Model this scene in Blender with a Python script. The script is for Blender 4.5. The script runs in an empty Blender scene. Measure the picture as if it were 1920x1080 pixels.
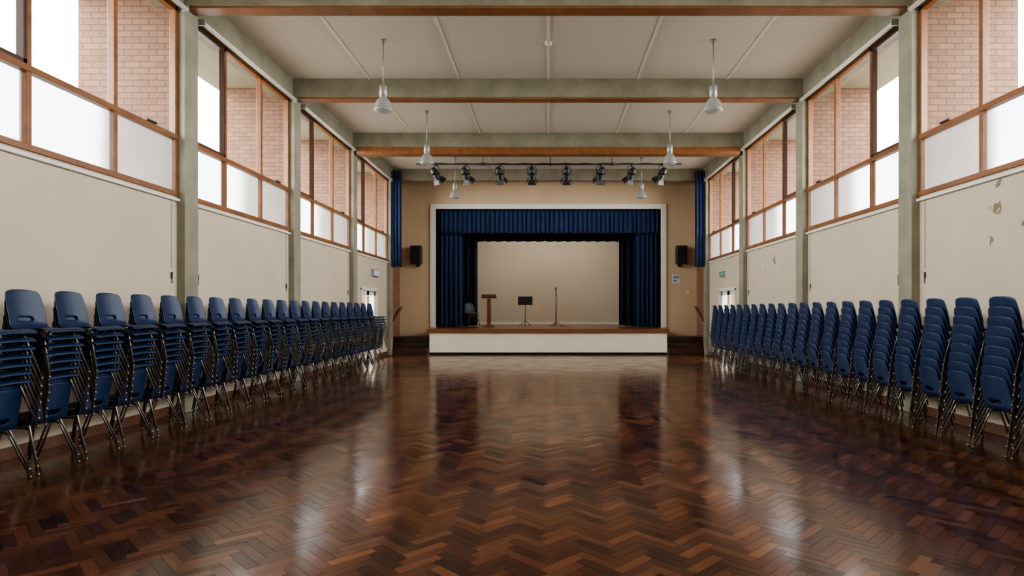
import bpy, bmesh, math, random
from mathutils import Vector, Matrix
random.seed(7)
ZOOM=(960,540,1.0)
S=bpy.context.scene
COL=S.collection
W=5.42; CEIL=6.34
BAYS=[-2.75,1.15,5.05,8.95,12.8,16.7,20.6]
ENDY=22.4

# ---------------------------------------------------------------- materials
def newmat(name):
    m=bpy.data.materials.new(name); m.use_nodes=True
    nt=m.node_tree; b=nt.nodes['Principled BSDF']; return m,nt,b
def N(nt,t,**k):
    n=nt.nodes.new(t)
    for a,v in k.items():
        if a in n.inputs: n.inputs[a].default_value=v
        else: setattr(n,a,v)
    return n
def mat(name,c,rough=.5,metal=0,c2=None,scale=4,bump=0,bscale=60,stretch=(1,1,1),coat=0,sheen=0,rvar=0):
    m,nt,b=newmat(name); L=nt.links
    b.inputs['Roughness'].default_value=rough; b.inputs['Metallic'].default_value=metal
    if coat: b.inputs['Coat Weight'].default_value=coat; b.inputs['Coat Roughness'].default_value=.15
    if sheen: b.inputs['Sheen Weight'].default_value=sheen
    tc=N(nt,'ShaderNodeTexCoord'); mp=N(nt,'ShaderNodeMapping'); mp.inputs['Scale'].default_value=stretch
    L.new(tc.outputs['Object'],mp.inputs['Vector'])
    if c2 is None: c2=tuple(x*.85 for x in c)
    no=N(nt,'ShaderNodeTexNoise',Scale=scale,Detail=6.0,Roughness=.6); L.new(mp.outputs[0],no.inputs['Vector'])
    mr=N(nt,'ShaderNodeMapRange'); mr.inputs[1].default_value=.3; mr.inputs[2].default_value=.7
    L.new(no.outputs['Fac'],mr.inputs[0])
    mx=N(nt,'ShaderNodeMix',data_type='RGBA')
    mx.inputs[6].default_value=(*c,1); mx.inputs[7].default_value=(*c2,1)
    L.new(mr.outputs[0],mx.inputs[0]); L.new(mx.outputs[2],b.inputs['Base Color'])
    if bump:
        n2=N(nt,'ShaderNodeTexNoise',Scale=bscale,Detail=4.0); L.new(mp.outputs[0],n2.inputs['Vector'])
        bp=N(nt,'ShaderNodeBump',Strength=bump,Distance=.01); L.new(n2.outputs['Fac'],bp.inputs['Height']); L.new(bp.outputs[0],b.inputs['Normal'])
    return m
M={}
M['cream']=mat('cream_paint',(.63,.525,.395),.55,c2=(.55,.455,.335),scale=.9,bump=.08)
M['cream_end']=mat('end_wall_paint',(.63,.475,.30),.6,c2=(.56,.42,.265),scale=.9,bump=.08)
M['white']=mat('white_gloss_paint',(.78,.74,.66),.4,c2=(.73,.69,.61),scale=3)
M['panel']=mat('stage_front_paint',(.84,.74,.58),.4,c2=(.80,.70,.54),scale=2)
M['concrete']=mat('board_marked_concrete',(.31,.285,.205),.8,c2=(.205,.19,.135),scale=2.2,bump=.3,bscale=40,stretch=(1,1,1))
M['timber']=mat('oiled_timber',(.29,.115,.038),.4,c2=(.18,.07,.025),scale=6,stretch=(1,.3,1))
M['timberdark']=mat('dark_sash_timber',(.075,.035,.02),.4,c2=(.05,.024,.014),scale=6)
M['skirt']=mat('skirting_timber',(.15,.055,.024),.4,c2=(.095,.035,.015),scale=5)
M['stagewood']=mat('stage_timber',(.22,.085,.036),.32,c2=(.13,.05,.022),scale=3,stretch=(1,8,8),coat=.2)
M['darkwood']=mat('dark_step_timber',(.07,.028,.014),.35,c2=(.04,.017,.01),scale=4)
M['black']=mat('black_paint',(.012,.012,.013),.45)
M['blackbox']=mat('black_masking',(.01,.011,.014),.9)
M['steel']=mat('tubular_steel',(.30,.28,.25),.35,metal=.9,c2=(.17,.155,.135),scale=20)
M['grey']=mat('grey_enamel',(.34,.34,.32),.35,metal=.3)
M['velvet']=mat('blue_velvet',(.005,.026,.10),.8,c2=(.0035,.018,.07),scale=2,sheen=.12)
M['velvetdark']=mat('navy_velvet',(.003,.010,.028),.9,c2=(.002,.007,.019),scale=2)
M['chair']=mat('blue_polypropylene',(.0060,.024,.078),.42,c2=(.005,.019,.063),scale=8,bump=.05,bscale=300)
M['chairgrey']=mat('grey_blue_polypropylene',(.018,.028,.038),.45)
M['paving']=mat('outdoor_paving',(.16,.15,.13),.9)
M['soffit']=mat('cream_soffit',(.30,.265,.185),.8,c2=(.27,.235,.16))
M['green']=mat('sign_green',(.0,.22,.09),.4)
M['paper']=mat('paper_white',(.7,.72,.74),.6)
M['paperblue']=mat('paper_print',(.25,.33,.45),.6)
M['backwall']=mat('stage_back_paint',(.59,.50,.37),.65,c2=(.53,.45,.33),scale=.8)
M['rope']=mat('cord_grey',(.25,.22,.18),.8)
M['lens']=mat('spot_lens',(.15,.16,.17),.08,metal=.6)

# right wall with paint damage
def damage_wall(base,pts):
    m=base.copy(); m.name='cream_paint_chipped'; nt=m.node_tree; L=nt.links; b=nt.nodes['Principled BSDF']
    src=b.inputs['Base Color'].links[0].from_socket
    tc=N(nt,'ShaderNodeTexCoord'); no=N(nt,'ShaderNodeTexNoise',Scale=13.0,Detail=6.0)
    L.new(tc.outputs['Object'],no.inputs['Vector'])
    acc=None
    for p,r in pts:
        d=N(nt,'ShaderNodeVectorMath',operation='DISTANCE'); L.new(tc.outputs['Object'],d.inputs[0]); d.inputs[1].default_value=p
        mm=N(nt,'ShaderNodeMath',operation='DIVIDE'); L.new(d.outputs['Value'],mm.inputs[0]); mm.inputs[1].default_value=r
        if acc is None: acc=mm.outputs[0]
        else:
            q=N(nt,'ShaderNodeMath',operation='MINIMUM'); L.new(acc,q.inputs[0]); L.new(mm.outputs[0],q.inputs[1]); acc=q.outputs[0]
    n2=N(nt,'ShaderNodeMath',operation='MULTIPLY'); L.new(no.outputs['Fac'],n2.inputs[0]); n2.inputs[1].default_value=3.4
    a=N(nt,'ShaderNodeMath',operation='ADD'); L.new(acc,a.inputs[0]); L.new(n2.outputs[0],a.inputs[1])
    c=N(nt,'ShaderNodeMath',operation='LESS_THAN'); L.new(a.outputs[0],c.inputs[0]); c.inputs[1].default_value=1.92
    mx=N(nt,'ShaderNodeMix',data_type='RGBA'); L.new(c.outputs[0],mx.inputs[0]); L.new(src,mx.inputs[6]); mx.inputs[7].default_value=(.22,.15,.09,1)
    L.new(mx.outputs[2],b.inputs['Base Color']); return m
M['creamchip']=damage_wall(M['cream'],[((5.42,7.36,3.03),.12),((5.42,7.42,2.74),.13),((5.42,7.5,2.35),.10),((5.42,14.7,2.7),.22),((5.42,14.2,2.45),.14),((5.42,7.0,2.5),.09),((5.42,15.3,2.55),.13)])

def brick(name,c1,c2,mo):
    m,nt,b=newmat(name); L=nt.links
    tc=N(nt,'ShaderNodeTexCoord'); sp=N(nt,'ShaderNodeSeparateXYZ'); L.new(tc.outputs['Object'],sp.inputs[0])
    ad=N(nt,'ShaderNodeMath',operation='ADD'); L.new(sp.outputs[0],ad.inputs[0]); L.new(sp.outputs[1],ad.inputs[1])
    cb=N(nt,'ShaderNodeCombineXYZ'); L.new(ad.outputs[0],cb.inputs[0]); L.new(sp.outputs[2],cb.inputs[1])
    bt=N(nt,'ShaderNodeTexBrick',Scale=1.0); L.new(cb.outputs[0],bt.inputs['Vector'])
    bt.inputs['Color1'].default_value=(*c1,1); bt.inputs['Color2'].default_value=(*c2,1); bt.inputs['Mortar'].default_value=(*mo,1)
    bt.inputs['Brick Width'].default_value=.24; bt.inputs['Row Height'].default_value=.09; bt.inputs['Mortar Size'].default_value=.008
    no=N(nt,'ShaderNodeTexNoise',Scale=30.0,Detail=4.0); L.new(tc.outputs['Object'],no.inputs['Vector'])
    mr=N(nt,'ShaderNodeMapRange'); mr.inputs[3].default_value=.8; mr.inputs[4].default_value=1.2; L.new(no.outputs['Fac'],mr.inputs[0])
    vm=N(nt,'ShaderNodeVectorMath',operation='SCALE'); L.new(bt.outputs['Color'],vm.inputs[0]); L.new(mr.outputs[0],vm.inputs['Scale'])
    L.new(vm.outputs[0],b.inputs['Base Color']); b.inputs['Roughness'].default_value=.9
    return m
M['brick_out']=brick('pale_brick',(.215,.112,.066),(.165,.084,.051),(.088,.052,.036))
M['brick_in']=brick('red_brick',(.28,.105,.055),(.20,.075,.04),(.20,.15,.11))

def ceilmat():
    m,nt,b=newmat('perforated_ceiling_panel'); L=nt.links
    tc=N(nt,'ShaderNodeTexCoord')
    v=N(nt,'ShaderNodeTexVoronoi',Scale=16.0,feature='F1'); v.inputs['Randomness'].default_value=.0
    L.new(tc.outputs['Object'],v.inputs['Vector'])
    mr=N(nt,'ShaderNodeMapRange'); mr.inputs[1].default_value=.12; mr.inputs[2].default_value=.32; L.new(v.outputs['Distance'],mr.inputs[0])
    mx=N(nt,'ShaderNodeMix',data_type='RGBA'); mx.inputs[6].default_value=(.38,.345,.29,1); mx.inputs[7].default_value=(.67,.615,.53,1)
    L.new(mr.outputs[0],mx.inputs[0]); L.new(mx.outputs[2],b.inputs['Base Color']); b.inputs['Roughness'].default_value=.8
    return m
M['ceil']=ceilmat()

def glassmat():
    m,nt,b=newmat('clear_glazing'); L=nt.links; nt.nodes.remove(b); o=nt.nodes['Material Output']
    t=N(nt,'ShaderNodeBsdfTransparent'); t.inputs[0].default_value=(.94,.96,.96,1)
    g=N(nt,'ShaderNodeBsdfGlossy',Roughness=.02); mx=N(nt,'ShaderNodeMixShader'); mx.inputs[0].default_value=.04
    L.new(t.outputs[0],mx.inputs[1]); L.new(g.outputs[0],mx.inputs[2]); L.new(mx.outputs[0],o.inputs[0]); return m
M['glass']=glassmat()
def frostmat():
    m,nt,b=newmat('frosted_glazing'); L=nt.links; nt.nodes.remove(b); o=nt.nodes['Material Output']
    tc=N(nt,'ShaderNodeTexCoord'); no=N(nt,'ShaderNodeTexNoise',Scale=1.6,Detail=3.0); L.new(tc.outputs['Object'],no.inputs['Vector'])
    mxc=N(nt,'ShaderNodeMix',data_type='RGBA'); mxc.inputs[6].default_value=(.125,.12,.112,1); mxc.inputs[7].default_value=(.08,.077,.072,1)
    L.new(no.outputs['Fac'],mxc.inputs[0])
    t=N(nt,'ShaderNodeBsdfTranslucent'); L.new(mxc.outputs[2],t.inputs[0])
    rf=N(nt,'ShaderNodeBsdfRefraction',Roughness=.42,IOR=1.12); rf.inputs[0].default_value=(.175,.188,.20,1)
    ad=N(nt,'ShaderNodeAddShader'); L.new(t.outputs[0],ad.inputs[0]); L.new(rf.outputs[0],ad.inputs[1])
    g=N(nt,'ShaderNodeBsdfGlossy',Roughness=.3); mx=N(nt,'ShaderNodeMixShader'); mx.inputs[0].default_value=.05
    L.new(ad.outputs[0],mx.inputs[1]); L.new(g.outputs[0],mx.inputs[2]); L.new(mx.outputs[0],o.inputs[0]); return m
M['frost']=frostmat()
def shademat():
    m,nt,b=newmat('prismatic_glass_shade'); L=nt.links; nt.nodes.remove(b); o=nt.nodes['Material Output']
    t=N(nt,'ShaderNodeBsdfTranslucent'); t.inputs[0].default_value=(.65,.65,.61,1)
    d=N(nt,'ShaderNodeBsdfDiffuse'); d.inputs[0].default_value=(.36,.36,.34,1)
    g=N(nt,'ShaderNodeBsdfGlossy',Roughness=.1); mx=N(nt,'ShaderNodeMixShader'); mx.inputs[0].default_value=.5
    L.new(t.outputs[0],mx.inputs[1]); L.new(d.outputs[0],mx.inputs[2])
    m2=N(nt,'ShaderNodeMixShader'); m2.inputs[0].default_value=.2; L.new(mx.outputs[0],m2.inputs[1]); L.new(g.outputs[0],m2.inputs[2])
    L.new(m2.outputs[0],o.inputs[0]); return m
M['shade']=shademat()
def parquet():
    m,nt,b=newmat('herringbone_parquet'); L=nt.links
    at=N(nt,'ShaderNodeAttribute',attribute_name='tone'); uv=N(nt,'ShaderNodeTexCoord')
    mp=N(nt,'ShaderNodeMapping'); mp.inputs['Scale'].default_value=(5,70,1); L.new(uv.outputs['UV'],mp.inputs['Vector'])
    gr=N(nt,'ShaderNodeTexNoise',Scale=1.0,Detail=5.0,Roughness=.6); L.new(mp.outputs[0],gr.inputs['Vector'])
    cr=N(nt,'ShaderNodeValToRGB'); e=cr.color_ramp.elements
    e[0].position=0; e[0].color=(.030,.0105,.006,1); e[1].position=1; e[1].color=(.20,.078,.036,1)
    a=cr.color_ramp.elements.new(.4); a.color=(.074,.025,.0125,1); a2=cr.color_ramp.elements.new(.7); a2.color=(.132,.047,.022,1)
    s=N(nt,'ShaderNodeMath',operation='MULTIPLY_ADD'); L.new(gr.outputs['Fac'],s.inputs[0]); s.inputs[1].default_value=.4; 
    s2=N(nt,'ShaderNodeMath',operation='SUBTRACT'); L.new(at.outputs['Fac'],s2.inputs[0]); s2.inputs[1].default_value=.2
    L.new(s2.outputs[0],s.inputs[2]); L.new(s.outputs[0],cr.inputs[0]); L.new(cr.outputs[0],b.inputs['Base Color'])
    big=N(nt,'ShaderNodeTexNoise',Scale=1.6,Detail=5.0); L.new(uv.outputs['Object'],big.inputs['Vector'])
    mr=N(nt,'ShaderNodeMapRange'); mr.inputs[1].default_value=.3; mr.inputs[2].default_value=.7; mr.inputs[3].default_value=.11; mr.inputs[4].default_value=.20
    L.new(big.outputs['Fac'],mr.inputs[0]); L.new(mr.outputs[0],b.inputs['Roughness'])
    bp=N(nt,'ShaderNodeBump',Strength=.05,Distance=.004); L.new(gr.outputs['Fac'],bp.inputs['Height']); L.new(bp.outputs[0],b.inputs['Normal'])
    b.inputs['Specular IOR Level'].default_value=.6
    return m
M['parquet']=parquet()

# ---------------------------------------------------------------- helpers
def info(o,label=None,cat=None,group=None,kind=None):
    if label: o['label']=label
    if cat: o['category']=cat
    if group: o['group']=group
    if kind: o['kind']=kind
    return o
def link(name,me,mats,parent=None):
    o=bpy.data.objects.new(name,me)
    if not isinstance(mats,(list,tuple)): mats=[mats]
    if me and not me.materials:
        for m in mats: me.materials.append(m)
    COL.objects.link(o)
    if parent: o.parent=parent
    return o
def empty(name,loc=(0,0,0),rot=(0,0,0)):
    o=bpy.data.objects.new(name,None); o.location=loc; o.rotation_euler=rot; o.empty_display_size=.1; COL.objects.link(o); return o
def addbox(bm,b,mi=0):
    x0,x1,y0,y1,z0,z1=b
    x0,x1=sorted((x0,x1)); y0,y1=sorted((y0,y1)); z0,z1=sorted((z0,z1))
    vs=[bm.verts.new((x,y,z)) for x in (x0,x1) for y in (y0,y1) for z in (z0,z1)]
    for f in ((0,1,3,2),(4,6,7,5),(0,4,5,1),(2,3,7,6),(0,2,6,4),(1,5,7,3)):
        fc=bm.faces.new([vs[i] for i in f]); fc.material_index=mi
def fin(bm,name,smooth=False,recalc=True):
    if recalc: bmesh.ops.recalc_face_normals(bm,faces=bm.faces)
    me=bpy.data.meshes.new(name); bm.to_mesh(me); bm.free()
    if smooth:
        for p in me.polygons: p.use_smooth=True
    return me
def boxes(name,bs,m,parent=None,bevel=0):
    bm=bmesh.new()
    for b in bs: addbox(bm,b[:6],b[6] if len(b)>6 else 0)
    o=link(name,fin(bm,name),m,parent)
    if bevel:
        md=o.modifiers.new('b','BEVEL'); md.width=bevel; md.segments=2
    return o
def addtube(bm,pts,r,n=8,caps=True):
    pts=[Vector(p) for p in pts]; rings=[]
    up=None
    for i,p in enumerate(pts):
        d=(pts[min(i+1,len(pts)-1)]-pts[max(i-1,0)]).normalized()
        if up is None:
            up=Vector((0,0,1)) if abs(d.z)<.9 else Vector((1,0,0))
        a=d.cross(up).normalized(); u=a.cross(d).normalized(); up=u
        rr=r[i] if isinstance(r,(list,tuple)) else r
        rings.append([bm.verts.new(p+a*math.cos(t)*rr+u*math.sin(t)*rr) for t in [2*math.pi*k/n for k in range(n)]])
    for A,B in zip(rings,rings[1:]):
        for k in range(n): bm.faces.new((A[k],A[(k+1)%n],B[(k+1)%n],B[k])).smooth=True
    if caps: bm.faces.new(rings[0]); bm.faces.new(rings[-1][::-1])
def tube(name,pts,r,m,parent=None,n=8):
    bm=bmesh.new(); addtube(bm,pts,r,n); return link(name,fin(bm,name),m,parent)
def addlathe(bm,prof,n=24,mat4=None):
    rings=[]
    for r,z in prof:
        rings.append([bm.verts.new((mat4 or Matrix())@Vector((max(r,.0005)*math.cos(2*math.pi*k/n),max(r,.0005)*math.sin(2*math.pi*k/n),z))) for k in range(n)])
    for A,B in zip(rings,rings[1:]):
        for k in range(n): bm.faces.new((A[k],A[(k+1)%n],B[(k+1)%n],B[k])).smooth=True
def lathe(name,prof,m,parent=None,n=24,mat4=None):
    bm=bmesh.new(); addlathe(bm,prof,n,mat4); return link(name,fin(bm,name),m,parent)
def copytree(o,newloc=None,rotz=None,**kw):
    def cp(x,par):
        c=x.copy()
        if par: c.parent=par
        COL.objects.link(c)
        for ch in x.children: cp(ch,c)
        return c
    c=cp(o,None)
    if newloc: c.location=newloc
    if rotz is not None: c.rotation_euler=(0,0,rotz)
    return c
ST='structure'

# ---------------------------------------------------------------- floor
def build_floor():
    w=.075; n=4
    me=bpy.data.meshes.new('floor'); V=[];F=[];T=[];UV=[]
    c=math.sqrt(.5); g=.0008
    R=random.Random(3)
    def blk(x,y,lx,ly):
        cx,cy=(x+lx/2)*w,(y+ly/2)*w
        wx,wy=(cx-cy)*c,(cx+cy)*c
        if abs(wx)>W+.02 or wy<-2.9 or wy>21.2: return
        b=len(V); tx=R.uniform(-.0004,.0004); ty=R.uniform(-.0004,.0004)
        for dx,dy in ((-1,-1),(1,-1),(1,1),(-1,1)):
            px=cx+dx*(lx*w/2-g); py=cy+dy*(ly*w/2-g)
            qx=max(-W-.05,min(W+.05,(px-py)*c))
            V.append((qx,(px+py)*c,tx*dx+ty*dy-.0008))
        F.append((b,b+1,b+2,b+3)); T.append(min(.98,max(0,R.gauss(.48,.19)+(.12 if lx>ly else -.12))))  # random wood tone, plus sheen by laying direction painted into the colour
        o1,o2=R.uniform(0,50),R.uniform(0,50); l,s=n*w,w
        if lx>ly: UV.extend([(o1,o2),(o1+l,o2),(o1+l,o2+s),(o1,o2+s)])
        else: UV.extend([(o1,o2),(o1,o2+s),(o1+l,o2+s),(o1+l,o2)])
    for i in range(-200,420):
        for j in range(-60,60):
            ox,oy=i+2*n*j,i
            mx,my=(ox-oy)*w*c,(ox+oy)*w*c
            if abs(mx)>7 or my<-4 or my>23: continue
            blk(ox,oy,n,1); blk(ox-1,oy,1,n)
    me.from_pydata(V,[],F)
    at=me.attributes.new('tone','FLOAT','FACE'); at.data.foreach_set('value',T)
    uv=me.uv_layers.new(name='UVMap')
    for k,u in enumerate(UV): uv.data[k].uv=u
    o=link('floor',me,M['parquet'])
    return o
fl=build_floor()
info(fl,'polished dark brown herringbone parquet hall floor','floor',kind=ST)
sub=boxes('floor_base',[(-W-.3,W+.3,-3,29,-.12,-.006)],M['darkwood']); info(sub,'dark screed under the parquet blocks','floor',kind=ST)
g=boxes('ground',[(-40,-W-.3,-30,60,-.25,-.05),(W+.3,40,-30,60,-.25,-.05)],M['paving']); info(g,'paved ground outside the hall','ground',kind=ST)

# ---------------------------------------------------------------- walls
DZ=2.12; DY0,DY1=17.75,19.35
for side,s in (('left',-1),('right',1)):
    X0,X1=s*W,s*(W+.3)
    o=boxes('wall_'+side,[(X0,X1,-3.0,DY0,0,3.16),(X0,X1,DY1,20.9,0,3.16),(X0,X1,DY0,DY1,DZ,3.16)],M['creamchip'] if s>0 else M['cream'])
    info(o,'cream painted wall below the high windows'+(', chipped paint' if s>0 else ''),'wall',kind=ST)
    o=boxes('wall_%s_brick'%side,[(X0,X1,20.9,22.6,0,CEIL)],M['brick_in']); info(o,'red brick side wall beside the stage','wall',kind=ST)
    o=boxes('wall_%s_header'%side,[(s*(W-.1),X1,-3,20.9,5.92,CEIL)],M['concrete']); info(o,'concrete edge beam above the windows','beam',kind=ST)
    o=boxes('baseboard_'+side,[(s*(W-.022),X0,-2.7,DY0-.08,0,.13),(s*(W-.022),X0,DY1+.08,20.9,0,.13)],M['skirt'],bevel=.004); info(o,'brown timber skirting board','skirting board',kind=ST)
    o=boxes('trim_sill_'+side,[(s*(W-.05),X0,-2.7,20.85,3.085,3.125)],M['white'],bevel=.005); info(o,'white painted ledge under the windows','window sill',kind=ST)
    o=boxes('ceiling_eaves_'+side,[(X1,s*6.95,-3.2,23,6.14,6.6)],M['soffit']); info(o,'cream roof soffit outside the windows','soffit',kind=ST)
    for i,y in enumerate(BAYS):
        o=boxes('wall_%s_pier'%side,[(s*(W+.085),X1,y,y+.34,3.165,5.915),(X1,s*6.86,y,y+.34,-.1,6.16)],M['brick_out']); info(o,'pale brick pier standing outside the windows','brick pier',kind=ST,group='brick piers outside the windows')
        o=boxes('wall_%s_column'%side,[(s*(W-.12),s*(W+.08),y,y+.34,0,CEIL)],M['concrete'],bevel=.01); info(o,'grey concrete column rising from floor to beam','column',kind=ST,group='concrete columns')
o=boxes('wall_rear',[(-W-.3,W+.3,-3.2,-2.9,0,CEIL)],M['cream']); info(o,'cream painted rear wall of the hall','wall',kind=ST)
o=boxes('wall_stage',[(-W,-4.11,ENDY,ENDY+.2,0,CEIL),(4.11,W,ENDY,ENDY+.2,0,CEIL),(-4.11,4.11,ENDY,ENDY+.2,5.2,CEIL)],M['cream_end']); info(o,'cream proscenium wall around the stage opening','wall',kind=ST)
o=boxes('trim_proscenium',[(-4.31,-4.11,ENDY-.05,ENDY+.2,.87,5.38),(4.11,4.31,ENDY-.05,ENDY+.2,.87,5.38),(-4.11,4.11,ENDY-.05,ENDY+.2,5.2,5.38)],M['white'],bevel=.01); info(o,'white moulded frame around the stage opening','proscenium frame',kind=ST)
o=boxes('ceiling',[(-W-.3,W+.3,-3.2,22.6,CEIL,6.6)],M['ceil']); info(o,'off-white perforated acoustic panel ceiling','ceiling',kind=ST)
k=0
for i in range(-2,3):
    k+=1
    o=boxes('trim_%d'%k,[(i*1.87-.022,i*1.87+.022,-2.9,22.38,CEIL-.018,CEIL)],M['white']); info(o,'white cover strip between ceiling panels','ceiling trim',kind=ST)
for y in BAYS:
    yy=y if y<20 else 21.0
    lo=5.95
    o=boxes('ceiling_beam',[(-W+.1,W-.1,yy,yy+.26,lo,CEIL)],M['concrete'],bevel=.008); info(o,'board-marked concrete beam spanning the ceiling','beam',kind=ST,group='ceiling beams')
    if y<20:
        b=(-W+.13,W-.13,yy+.01,yy+.25,lo-.035,lo)
        if abs(y-16.7)<.1: b=(-W+.2,W-.2,yy-.01,yy+.27,lo-.20,lo)
        o=boxes('trim_beam',[b],M['timber'],bevel=.005); info(o,'orange-brown timber lining under a concrete beam','beam lining',kind=ST,group='beam linings')

# ---------------------------------------------------------------- windows
ZB,ZT,ZM=3.16,5.92,4.02
wn=0
for s in (-1,1):
    for bi in range(6):
        y0=BAYS[bi]+.34; y1=BAYS[bi+1]; base=BAYS[bi]; m1,m2=base+1.34,base+2.62
        wn+=1
        xa,xb=s*(W-.015),s*(W+.075)
        fr=[(xa,xb,y0,y0+.06,ZB,ZT),(xa,xb,y1-.06,y1,ZB,ZT),(xa,xb,m1-.033,m1+.033,ZB,ZT),(xa,xb,m2-.033,m2+.033,ZB,ZT),
            (s*(W-.03),xb,y0,y1,ZB,ZB+.07),(xa,xb,y0,y1,ZT-.06,ZT),(s*(W-.03),xb,y0,y1,ZM-.035,ZM+.035)]
        w=boxes('window_%d'%wn,fr,M['timber'],bevel=.006); info(w,'orange-brown timber window with frosted lower panes','window',kind=ST)
        q=s*(W+.04)
        def pane(nm,ya,yb,za,zb,m):
            bm=bmesh.new(); P4=[(q,ya,za),(q,yb,za),(q,yb,zb),(q,ya,zb)]
            if s>0: P4=P4[::-1]
            bm.faces.new([bm.verts.new(p) for p in P4])
            return link(nm,fin(bm,nm,recalc=False),m,w)
        for a,b in ((y0+.05,m1-.03),(m1+.03,m2-.03),(m2+.03,y1-.05)):
            pane('clear_pane',a,b,ZM+.03,ZT-.05,M['glass']); pane('frosted_pane',a,b,ZB+.06,ZM-.03,M['frost'])
        sx0,sx1=s*(W-.02),s*(W+.06); a,b=y0+.06,m1-.033
        sash=boxes('opening_sash',[(sx0,sx1,a,a+.045,ZM+.035,ZT-.06),(sx0,sx1,b-.045,b,ZM+.035,ZT-.06),(sx0,sx1,a,b,ZM+.035,ZM+.08),(sx0,sx1,a,b,ZT-.105,ZT-.06)],M['timberdark'],w)
        sash['label']='dark brown opening sash'
        boxes('sash_stay',[(s*(W-.05),s*(W-.02),m2+.55,m2+.75,ZM+.035,ZM+.06)],M['black'],w)
        rb=tube('roller_blind',[(s*(W-.165),y0+.05,5.87),(s*(W-.165),y1-.05,5.87)],.035,M['white'],n=12)
        boxes('bracket',[(s*(W-.2),s*(W-.1),y0+.03,y0+.05,5.83,5.93)],M['grey'],rb); boxes('bracket',[(s*(W-.2),s*(W-.1),y1-.05,y1-.03,5.83,5.93)],M['grey'],rb)
        info(rb,'rolled-up white blind fixed above a window','roller blind',group='roller blinds above the windows')
        L=bpy.data.lights.new('portal','AREA'); L.shape='RECTANGLE'; L.size=2.8; L.size_y=y1-y0; L.cycles.is_portal=True
        lo=bpy.data.objects.new('sky_portal',L); lo.location=(s*(W+.082),(y0+y1)/2,(ZB+ZT)/2); lo.rotation_euler=(0,s*math.pi/2,0); COL.objects.link(lo)
    for y in BAYS[2:6]:
        for dy in (-.14,.52):
            x=s*(W-.012); yc=y+dy
            c=empty('blind_pull',(x,yc,2.0)); info(c,'thin hanging blind pull with a small cleat','blind pull',group='blind pulls on the side walls')
            tube('cord',[(0,0,1.09),(0,0,.1)],.0035,M['rope'],c,n=5)
            bm=bmesh.new(); addbox(bm,(-.008,.012,-.01,.01,-.04,.05)); addtube(bm,[(0,0,-.04),(0,.012,-.08),(0,0,-.11)],.006,6)
            link('cleat',fin(bm,'cleat'),M['timberdark'],c)

# ---------------------------------------------------------------- doors
dn=0
for s in (-1,1):
    dn+=1; xa,xb=s*(W-.03),s*(W+.12)
    d=boxes('door_%d'%dn,[(xa,xb,DY0-.07,DY0+.03,0,DZ+.03),(xa,xb,DY1-.03,DY1+.07,0,DZ+.03),(xa,xb,DY0-.07,DY1+.07,DZ-.03,DZ+.07)],M['white'],bevel=.005)
    info(d,'white framed double door with glazed panels','door',kind=ST)
    mid=(DY0+DY1)/2
    for a,b in ((DY0+.03,mid-.003),(mid+.003,DY1-.03)):
        x0,x1=s*(W+.03),s*(W+.075)
        lf=boxes('door_leaf',[(x0,x1,a,a+.12,0.01,DZ-.03),(x0,x1,b-.12,b,0.01,DZ-.03),(x0,x1,a,b,DZ-.15,DZ-.03),(x0,x1,a,b,.01,.25),(x0,x1,a,b,.95,1.08)],M['white'],d)
        bm=bmesh.new()
        for za,zb in ((.25,.95),(1.08,DZ-.15)): bm.faces.new([bm.verts.new(p) for p in ((s*(W+.05),a+.12,za),(s*(W+.05),b-.12,za),(s*(W+.05),b-.12,zb),(s*(W+.05),a+.12,zb))])
        link('door_glass',fin(bm,'dg'),M['glass'],lf)
        boxes('door_handle',[(s*(W-.01),s*(W+.03),(b-.09) if a<mid-.1 else a+.06,(b-.06) if a<mid-.1 else a+.09,.9,1.12)],M['steel'],lf)

# ---------------------------------------------------------------- stage
stg=boxes('stage',[(-4.04,4.04,20.86,ENDY,0.07,.73,0),(-4.04,4.04,20.95,ENDY,0,.07,2),(-4.11,4.11,20.8,ENDY+.2,.73,.87,1),(-4.9,4.9,ENDY+.2,28,.6,.87,1)],[M['panel'],M['stagewood'],M['black']],bevel=.006)
info(stg,'raised stage with cream front panel and timber edge','stage',kind=ST)
o=boxes('wall_stage_back',[(-5.2,5.2,28,28.2,.6,6.6)],M['backwall']); info(o,'plain cream wall at the back of the stage','wall',kind=ST)
o=boxes('baseboard_stage',[(-4.9,4.9,27.97,28,.87,.97)],M['white']); info(o,'white skirting at the back of the stage','skirting board',kind=ST)
o=boxes('wall_stage_wings',[(-5.2,-4.9,ENDY+.2,28,.6,6.6),(4.9,5.2,ENDY+.2,28,.6,6.6)],M['blackbox']); info(o,'dark side walls of the stage house','wall',kind=ST)
o=boxes('ceiling_stage',[(-5.2,5.2,ENDY+.2,28.2,6.6,6.8)],M['blackbox']); info(o,'dark ceiling over the stage','ceiling',kind=ST)
for s in (-1,1):
    st=boxes('stage_steps',[(s*4.12,s*(W-.01),20.85,ENDY-.01,0,.2),(s*4.12,s*(W-.01),21.15,ENDY-.01,.2,.39),(s*4.12,s*(W-.01),21.45,ENDY-.01,.39,.58)],M['darkwood'],bevel=.008)
    info(st,'dark timber steps leading up beside the stage','steps',group='stage steps')
    h=empty('handrail',(s*(W-.08),0,0))
    info(h,'sloping timber handrail fixed to the brick wall','handrail',group='stage handrails')
    bm=bmesh.new(); pts=[(0,20.98,1.0),(0,22.3,1.62)]; addtube(bm,pts,.035,10); link('rail',fin(bm,'rail'),M['timber'],h)
    for y,z in ((21.2,1.08),(22.1,1.5)): tube('bracket',[(0,y,z),(s*.075,y,z-.05)],.01,M['black'],h)

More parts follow.
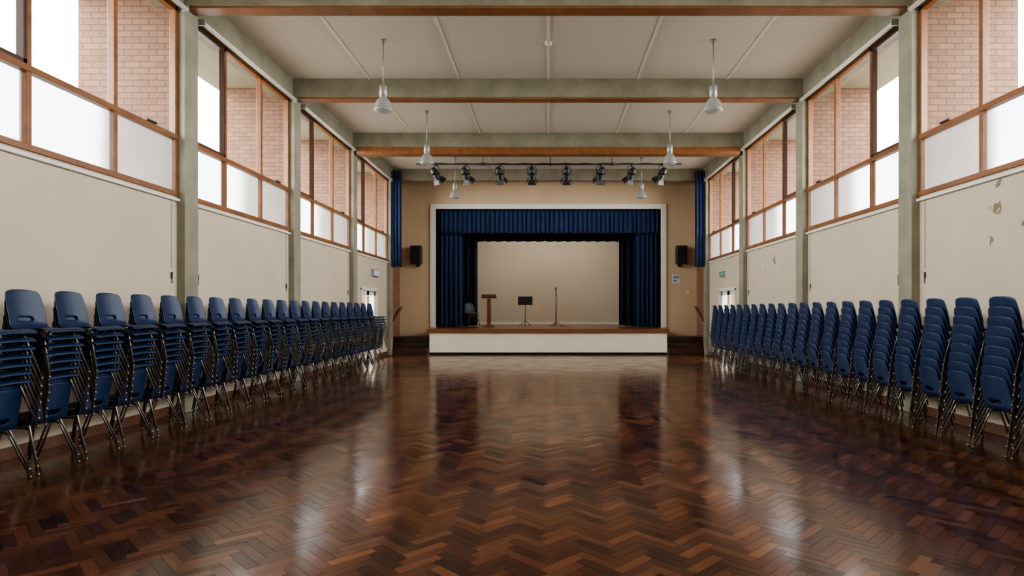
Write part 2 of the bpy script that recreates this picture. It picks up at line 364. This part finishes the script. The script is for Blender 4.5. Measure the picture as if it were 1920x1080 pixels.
# curtains
def curtain(name,path,z0,z1,amp,per,m,label,cat='curtain',parent=None,nz=6,flare=0,group=None):
    (x0,y0),(x1,y1)=path; L=math.hypot(x1-x0,y1-y0); n=max(8,int(L/per*10)); R=random.Random(int(x0*100)+int(z1*10))
    dx,dy=(x1-x0)/L,(y1-y0)/L; nx,ny=-dy,dx
    ph=[0]
    for i in range(n): ph.append(ph[-1]+2*math.pi*(L/n)/per*R.uniform(.7,1.3))
    bm=bmesh.new(); rows=[]
    for j in range(nz+1):
        t=j/nz; z=z1+(z0-z1)*t; a=amp*(.55+.45*min(1,t*2)); row=[]
        for i in range(n+1):
            u=i/n; w=math.sin(ph[i])*a+math.sin(ph[i]*.37+2)*a*.35*t
            row.append(bm.verts.new((x0+dx*u*L+nx*w, y0+dy*u*L+ny*w, z+(.012*math.sin(ph[i]*.5) if j==nz else 0))))
        rows.append(row)
    for A,B in zip(rows,rows[1:]):
        for i in range(n): bm.faces.new((A[i],A[i+1],B[i+1],B[i])).smooth=True
    o=link(name,fin(bm,name,True),m,parent)
    md=o.modifiers.new('s','SOLIDIFY'); md.thickness=.008
    if not parent: info(o,label,cat,group=group)
    return o
curtain('stage_valance',((-4.08,22.72),(4.08,22.72)),4.36,5.3,.05,.17,M['velvet'],'pleated royal blue velvet valance across the stage opening')
curtain('stage_border',((-4.6,24.4),(4.6,24.4)),4.24,5.9,.05,.2,M['velvetdark'],'dark navy border curtain hanging above the stage')
curtain('stage_curtain',((-4.12,22.95),(-3.25,23.0)),.9,5.2,.07,.17,M['velvet'],'gathered royal blue velvet curtain at the stage side',nz=10,group='front stage curtains')
curtain('stage_curtain',((3.25,23.0),(4.12,22.95)),.9,5.2,.07,.17,M['velvet'],'gathered royal blue velvet curtain at the stage side',nz=10,group='front stage curtains')
for s in (-1,1):
    curtain('stage_leg_curtain',tuple(sorted([(s*3.9,23.9),(s*3.0,23.9)])),.9,5.6,.06,.2,M['velvetdark'],'dark navy masking curtain in the stage wings',group='stage leg curtains')
    curtain('stage_leg_curtain',tuple(sorted([(s*4.5,24.6),(s*2.84,24.6)])),.9,5.6,.06,.2,M['velvetdark'],'dark navy masking curtain in the stage wings',group='stage leg curtains')
    c=curtain('window_curtain',tuple([(s*5.36,20.72),(s*4.98,20.82)] if s<0 else [(s*4.98,20.82),(s*5.36,20.72)]),2.97,6.22,.05,.11,M['velvet'],'gathered dark blue curtain hanging beside the end window',nz=10,group='side curtains')

# ---------------------------------------------------------------- wall fixtures
for s,x in ((-1,-4.76),(1,4.80)):
    sp=empty('loudspeaker',(x,ENDY,3.5)); info(sp,'black loudspeaker box bracketed to the cream end wall','speaker',group='wall loudspeakers')
    boxes('cabinet',[(-.19,.19,-.42,-.12,-.33,.33)],M['black'],sp,bevel=.02)
    bm=bmesh.new(); m4=Matrix.Translation((0,-.42,-.1))@Matrix.Rotation(math.pi/2,4,'X'); addlathe(bm,[(.15,0),(.15,.012),(.13,.012),(.1,-.01),(.03,-.015),(.0,.0)],20,m4)
    m4=Matrix.Translation((0,-.42,.2))@Matrix.Rotation(math.pi/2,4,'X'); addlathe(bm,[(.06,0),(.06,.01),(.05,.01),(.0,.0)],16,m4)
    link('cone',fin(bm,'cone'),M['blackbox'],sp)
    boxes('bracket',[(-.03,.03,-.12,0.005,-.05,.05),(-.08,.08,-.015,0.005,-.4,.1),(-.02,.02,-.3,-.02,-.42,-.38)],M['black'],sp)
ex=empty('exit_sign',(W-.0,18.9,2.62)); info(ex,'green emergency exit sign with white running figure','exit sign')
boxes('housing',[(-.06,0.002,-.3,.3,-.1,.1)],M['paper'],ex,bevel=.006)
boxes('sign_face',[(-.064,-.058,-.28,.28,-.085,.085)],M['green'],ex)
bm=bmesh.new()
xx=-.067
def poly(pts):
    bm.faces.new([bm.verts.new((xx,-p[0],p[1])) for p in pts])
poly([(.06,-.01),(.15,-.01),(.15,-.045),(.22,.0),(.15,.045),(.15,.01),(.06,.01)])
poly([(-.02,-.07),(.03,-.07),(.03,.07),(-.02,.07)])
poly([(-.13,.04),(-.10,.045),(-.085,-.005),(-.115,-.01)]); poly([(-.115,-.0),(-.09,.0),(-.05,-.06),(-.07,-.065)]); poly([(-.12,-.0),(-.10,-.005),(-.15,-.06),(-.17,-.055)]); poly([(-.11,.04),(-.10,.03),(-.05,.01),(-.055,.022)])
poly([(-.105+.017*math.cos(t*math.pi/5),.063+.015*math.sin(t*math.pi/5)) for t in range(10)])
link('running_figure_symbol',fin(bm,'sym'),M['paper'],ex)
em=empty('emergency_light',(-W,19.1,2.66)); info(em,'pale grey emergency light box on the cream wall','emergency light')
boxes('housing',[(-.002,.07,-.3,.3,-.11,.11)],M['grey'],em,bevel=.01); boxes('diffuser',[(.07,.085,-.27,.27,-.08,.08)],M['paper'],em)
no=boxes('notice',[(4.52,4.82,ENDY-.012,ENDY+.002,2.5,2.8,0),(4.55,4.79,ENDY-.014,ENDY-.012,2.66,2.76,1),(4.55,4.7,ENDY-.014,ENDY-.012,2.54,2.62,1)],[M['paper'],M['paperblue']]); info(no,'small pale printed notice on the end wall','notice')
no=boxes('light_switch',[(5.05,5.14,ENDY-.015,ENDY+.002,2.1,2.2)],M['paper'],bevel=.004); info(no,'small white switch plate on the end wall','light switch')
sm=lathe('smoke_detector',[(0,6.335),(.03,6.335),(.03,6.30),(.06,6.29),(.065,6.25),(.04,6.235),(0,6.235)],M['white']); sm.location=(0,10.95,0); info(sm,'round white smoke detector on the ceiling','smoke detector')
boxes('mount_arm',[(-.14,.14,-.012,.012,6.29,6.305)],M['white'],sm)

# ---------------------------------------------------------------- pendants
def pendant():
    p=empty('pendant_lamp'); info(p,'industrial pendant lamp with grey canister and glass shade','pendant lamp',group='hall pendant lamps')
    lathe('ceiling_rose',[(0,CEIL-.0),(.045,CEIL),(.045,CEIL-.04),(.012,CEIL-.06),(.0,CEIL-.06)],M['grey'],p,16)
    tube('suspension_rod',[(0,0,CEIL-.03),(0,0,5.55)],.011,M['grey'],p)
    lathe('housing',[(0,5.60),(.018,5.60),(.02,5.53),(.062,5.51),(.068,5.50),(.068,5.33),(.055,5.32),(.055,5.29),(0,5.29)],M['grey'],p,20)
    pr=[(.055,5.30),(.075,5.285),(.11,5.25),(.14,5.20),(.155,5.14),(.16,5.09),(.165,5.085),(.16,5.075),(.13,5.05),(.07,5.035),(.0,5.03)]
    lathe('glass_shade',pr,M['shade'],p,28)
    return p
P=pendant(); P.location=(-2.95,10.97,0)
for y in (10.97,14.9,19.4):
    for x in (-2.95,2.95):
        if (x,y)==(-2.95,10.97): continue
        copytree(P,(x,y,0))

# ---------------------------------------------------------------- lighting bar
LY=17.85; BZ=5.75
bar=tube('lighting_bar',[(-3.85,LY,BZ),(3.88,LY,BZ)],.026,M['black'],n=10); info(bar,'black horizontal lighting bar hung below the ceiling','lighting bar')
for x in (-3.6,-1.9,0.05,1.85,3.6):
    bm=bmesh.new()
    addtube(bm,[(x,LY,BZ),(x,LY,CEIL)],.012,6); addbox(bm,(x-.03,x+.03,LY-.035,LY+.035,BZ-.035,BZ+.035)); addbox(bm,(x-.06,x+.06,LY-.06,LY+.06,CEIL-.012,CEIL))
    link('hanger',fin(bm,'hanger'),M['black'],bar)
bm=bmesh.new(); pts=[]
for i in range(81):
    x=-3.7+7.4*i/80; pts.append((x,LY+.03,BZ+.045-.02*abs(math.sin(i*.31*math.pi/2))))
addtube(bm,pts,.009,5); link('power_cable',fin(bm,'cable'),M['black'],bar)
def spot():
    p=empty('stage_spotlight'); info(p,'black theatre spotlight with barn doors on the lighting bar','stage light',group='stage spotlights on the lighting bar')
    boxes('clamp',[(-.02,.02,-.035,.035,-.05,.035)],M['black'],p,bevel=.005)
    tube('yoke',[(-.13,0,-.30),(-.13,0,-.12),(-.09,0,-.075),(0,0,-.06),(.09,0,-.075),(.13,0,-.12),(.13,0,-.30)],.011,M['black'],p,n=6)
    R=Matrix.Translation((0,0,-.28))@Matrix.Rotation(math.radians(180+40),4,'X')
    lathe('body',[(0,-.2),(.05,-.2),(.07,-.17),(.085,-.15),(.085,-.11),(.1,-.10),(.1,-.02),(.095,-.02),(.095,0),(.1,0),(.1,.06),(.105,.12),(.115,.13),(.115,.15),(.1,.15),(.1,.13)],M['black'],p,18,R)
    lathe('lens',[(.1,.12),(.08,.13),(.04,.14),(0,.143)],M['lens'],p,18,R)
    bm=bmesh.new()
    for k in range(4):
        q=R@Matrix.Rotation(k*math.pi/2,4,'Z')
        vs=[bm.verts.new(q@Vector(v)) for v in ((.105,-.085,.15),(.105,.085,.15),(.17,.12,.27),(.17,-.12,.27))]; bm.faces.new(vs)
    o=link('barn_doors',fin(bm,'barn'),M['black'],p); md=o.modifiers.new('s','SOLIDIFY'); md.thickness=.004
    return p
SP=spot()
xs=[(817,-.5),(873,-.35),(937,-.2),(997,0),(1062,0.0),(1126,.2),(1184,.35),(1241,.5)]
for i,(px,rz) in enumerate(xs):
    c=SP if i==0 else copytree(SP)
    c.location=((px-1028)*LY/1150,LY,BZ); c.rotation_euler=(0,0,rz*1.3)

# ---------------------------------------------------------------- stage props
zS=.87
lc=empty('lectern',(-2.27,23.5,zS)); info(lc,'wooden lectern with reddish sloping top standing on stage','lectern')
boxes('base',[(-.22,.22,-.18,.18,0,.04),(-.16,.16,-.13,.13,.04,.07)],M['timber'],lc,bevel=.006)
boxes('column',[(-.075,-.045,-.05,.05,.07,1.08),(.045,.075,-.05,.05,.07,1.08),(-.045,.045,-.01,.01,.07,1.08)],M['timber'],lc)
bm=bmesh.new(); addbox(bm,(-.27,.27,-.2,.2,-.012,.012)); addbox(bm,(-.27,.27,.18,.2,-.012,.05)); addbox(bm,(-.27,-.255,-.2,.2,-.07,.012)); addbox(bm,(.255,.27,-.2,.2,-.07,.012)); addbox(bm,(-.27,.27,-.2,-.185,-.09,.012))
bmesh.ops.transform(bm,matrix=Matrix.Translation((0,0,1.17))@Matrix.Rotation(math.radians(-16),4,'X'),verts=bm.verts)
link('reading_top',fin(bm,'top'),M['skirt'],lc)
ms=empty('music_stand',(-.88,23.45,zS)); info(ms,'black metal music stand on tripod base','music stand')
tube('pole',[(0,0,.05),(0,0,1.0)],.013,M['black'],ms)
bm=bmesh.new()
for k in range(3):
    a=k*2*math.pi/3+.5; addtube(bm,[(0,0,.24),(.1*math.cos(a),.1*math.sin(a),.17),(.27*math.cos(a),.27*math.sin(a),.012)],.010,6)
link('tripod',fin(bm,'tri'),M['black'],ms)
bm=bmesh.new(); addbox(bm,(-.28,.28,-.006,.006,-.17,.17)); addbox(bm,(-.28,.28,-.06,.0,-.175,-.165))
bmesh.ops.transform(bm,matrix=Matrix.Translation((0,0,1.0))@Matrix.Rotation(math.radians(-22),4,'X'),verts=bm.verts)
link('desk',fin(bm,'desk'),M['black'],ms)
mc=empty('microphone_stand',(.29,23.45,zS)); info(mc,'tall black microphone stand with microphone and cable','microphone stand')
tube('pole',[(0,0,.05),(0,0,.85),(0,0,.851),(0,0,1.36)],[.016,.016,.013,.013],M['black'],mc)
bm=bmesh.new()
for k in range(3):
    a=k*2*math.pi/3+.2; addtube(bm,[(0,0,.2),(.3*math.cos(a),.3*math.sin(a),.012)],.011,6)
link('tripod',fin(bm,'tri2'),M['black'],mc)
lathe('microphone',[(0,1.34),(.014,1.34),(.02,1.45),(.028,1.46),(.028,1.49),(.018,1.51),(0,1.515)],M['black'],mc,14)
tube('cable',[(.01,-.01,1.35),(.05,-.02,1.0),(.03,-.02,.5),(.06,-.05,.02),(.2,-.2,.01),(.45,-.1,.01),(.6,.2,.01)],.006,M['black'],mc,n=5)

# ---------------------------------------------------------------- chairs
def shell_mesh():
    prof=[(.222,.418,.195),(.212,.438,.21),(.19,.447,.217),(.12,.446,.222),(.04,.438,.222),(-.05,.432,.22),(-.12,.437,.214),(-.165,.455,.206),(-.19,.49,.202),(-.2,.52,.203),(-.208,.555,.204),(-.222,.62,.205),(-.238,.69,.20),(-.252,.755,.19),(-.261,.798,.178),(-.266,.818,.150)]
    us=[-1,-.93,-.75,-.42,-.14,.14,.42,.75,.93,1]
    bm=bmesh.new(); rows=[]
    for i,(x,z,hw) in enumerate(prof):
        row=[]
        back=max(0,min(1,(z-.45)/.15)) if x<-.1 else 0
        for u in us:
            e=u*u
            zz=z+(0 if back else .012*e*(1 if x<.18 else -.6)) - (back*.0) - (.018*e*e if i==len(prof)-1 else 0) - (.006*e*e if i==len(prof)-2 else 0)
            xx=x+back*.035*e+(.012*e if 0<back<1 else 0)
            row.append(bm.verts.new((xx,u*hw,zz)))
        rows.append(row)
    for i in range(len(rows)-1):
        for j in range(len(us)-1):
            if i in (9,) and j in (3,4,5): continue
            bm.faces.new((rows[i][j],rows[i][j+1],rows[i+1][j+1],rows[i+1][j]))
    me=fin(bm,'shell_raw',True)
    o=bpy.data.objects.new('tmp',me); COL.objects.link(o)
    a=o.modifiers.new('a','SOLIDIFY'); a.thickness=.009; a.offset=0
    b=o.modifiers.new('b','SUBSURF'); b.levels=1
    dg=bpy.context.evaluated_depsgraph_get(); ev=o.evaluated_get(dg)
    out=bpy.data.meshes.new_from_object(ev); out.name='seat_shell'
    bpy.data.objects.remove(o)
    for p in out.polygons: p.use_smooth=True
    return out
SH=shell_mesh(); SH.materials.clear(); SH.materials.append(M['chair'])
LEGS=[]
for sx in (1,-1):
    for sy in (1,-1):
        bm=bmesh.new(); fx=.235 if sx>0 else -.265
        addtube(bm,[(0,sy*.165,.418),(sx*.09,sy*.167,.417),(sx*.125,sy*.17,.40),(sx*.135,sy*.173,.37),(fx,sy*.232,.012)],.0105,7)
        addtube(bm,[(fx*.99,sy*.2305,.03),(fx,sy*.232,0.0)],.0122,7)
        me=fin(bm,'leg'); me.materials.append(M['steel']); LEGS.append(me)
poses=[]
for k in range(-1,21):
    y=5.8+.562*k; jr=random.uniform(-.03,.03); x0=-4.80
    for n in range(2):
        poses.append((y,(x0-.08-.01*n,y+.0,.07*n),math.pi+jr,'chair stacks with seats to the aisle','bottom'))
    for n in range(7):
        poses.append((y,(x0+.015+.006*n,y+random.uniform(-.004,.004),.45+.072*n),jr,'chair stacks with seats to the aisle','top'))
for k in range(0,22):
    y=5.9+.555*k; jr=random.uniform(-.03,.03)
    for n in range(9):
        poses.append((y,(4.90+.012*n,y+random.uniform(-.004,.004),.104*n),jr,'chair stacks with backs to the aisle','right'))
poses.sort(key=lambda p:p[0])
ROOT=empty('stacking_chair'); info(ROOT,'x','chair')
ss=link('seat_shell',SH,M['chair'],ROOT)
for l in LEGS: link('leg',l,M['steel'],ROOT)
lab2={'bottom':'blue plastic stacking chair under a stack, back facing out','top':'blue plastic stacking chair in a stack, seat facing out','right':'blue plastic stacking chair in tall stack, back facing out'}
for i,(d,loc,rz,grp,kd) in enumerate(poses[:300]):
    c=ROOT if i==0 else copytree(ROOT)
    c.location=loc; c.rotation_euler=(0,0,rz); c['label']=lab2[kd]; c['group']=grp
bm=bmesh.new(); 
src=bmesh.new(); src.from_mesh(SH)
tmpm=bpy.data.meshes.new('one'); 
for f in src.faces: f.material_index=0
for l in LEGS:
    n0=len(src.faces); src.from_mesh(l); src.faces.ensure_lookup_table()
    for f in src.faces[n0:]: f.material_index=1
src.to_mesh(tmpm); src.free()
for (d,loc,rz,grp,kd) in poses[300:]:
    Mx=Matrix.Translation(loc)@Matrix.Rotation(rz,4,'Z'); n0=len(bm.verts); bm.from_mesh(tmpm); bm.verts.ensure_lookup_table()
    bmesh.ops.transform(bm,matrix=Mx,verts=bm.verts[n0:])
me=bpy.data.meshes.new('far'); bm.to_mesh(me); bm.free()
for p in me.polygons: p.use_smooth=True
o=link('stacking_chair_rows',me,[M['chair'],M['steel']]); info(o,'remaining blue stacking chairs at the stage end of both rows','chair',kind='stuff')
SH2=SH.copy(); SH2.materials.clear(); SH2.materials.append(M['chairgrey'])
for n in range(2):
    r=empty('stage_chair',(-2.92,23.35,zS+.09*n),(0,0,-1.0)); info(r,'grey-blue plastic chair stacked beside the stage curtain','chair',group='chairs stacked on stage')
    link('seat_shell',SH2,M['chairgrey'],r)
    for l in LEGS: link('leg',l,M['steel'],r)

# ---------------------------------------------------------------- light
w=bpy.data.worlds.new('World'); S.world=w; w.use_nodes=True
bg=w.node_tree.nodes['Background']; bg.inputs[0].default_value=(.96,.985,1,1); bg.inputs[1].default_value=21.5
L=bpy.data.lights.new('stage_fill_light','AREA'); L.shape='RECTANGLE'; L.size=6; L.size_y=.3; L.energy=150; L.color=(1,.95,.87)  # unseen fill lamp added behind the border curtain to brighten the stage
lo=bpy.data.objects.new('stage_fill_light',L); lo.location=(0,25.2,5.9); lo.rotation_euler=(math.radians(25),0,0); COL.objects.link(lo)
try:
    S.view_settings.view_transform='AgX'; S.view_settings.look='AgX - Medium High Contrast'
except Exception as e: print(e)

cam=bpy.data.cameras.new('Camera'); co=bpy.data.objects.new('Camera',cam); COL.objects.link(co)
co.location=(0,0,1.5); co.rotation_euler=(math.pi/2,0,0); cam.sensor_width=36
cx,cy,f=ZOOM
cam.lens=1150/1920*36*f
cam.shift_x=-(1028-cx)*f/1920; cam.shift_y=(582-cy)*f/1920; cam.clip_end=200
S.camera=co
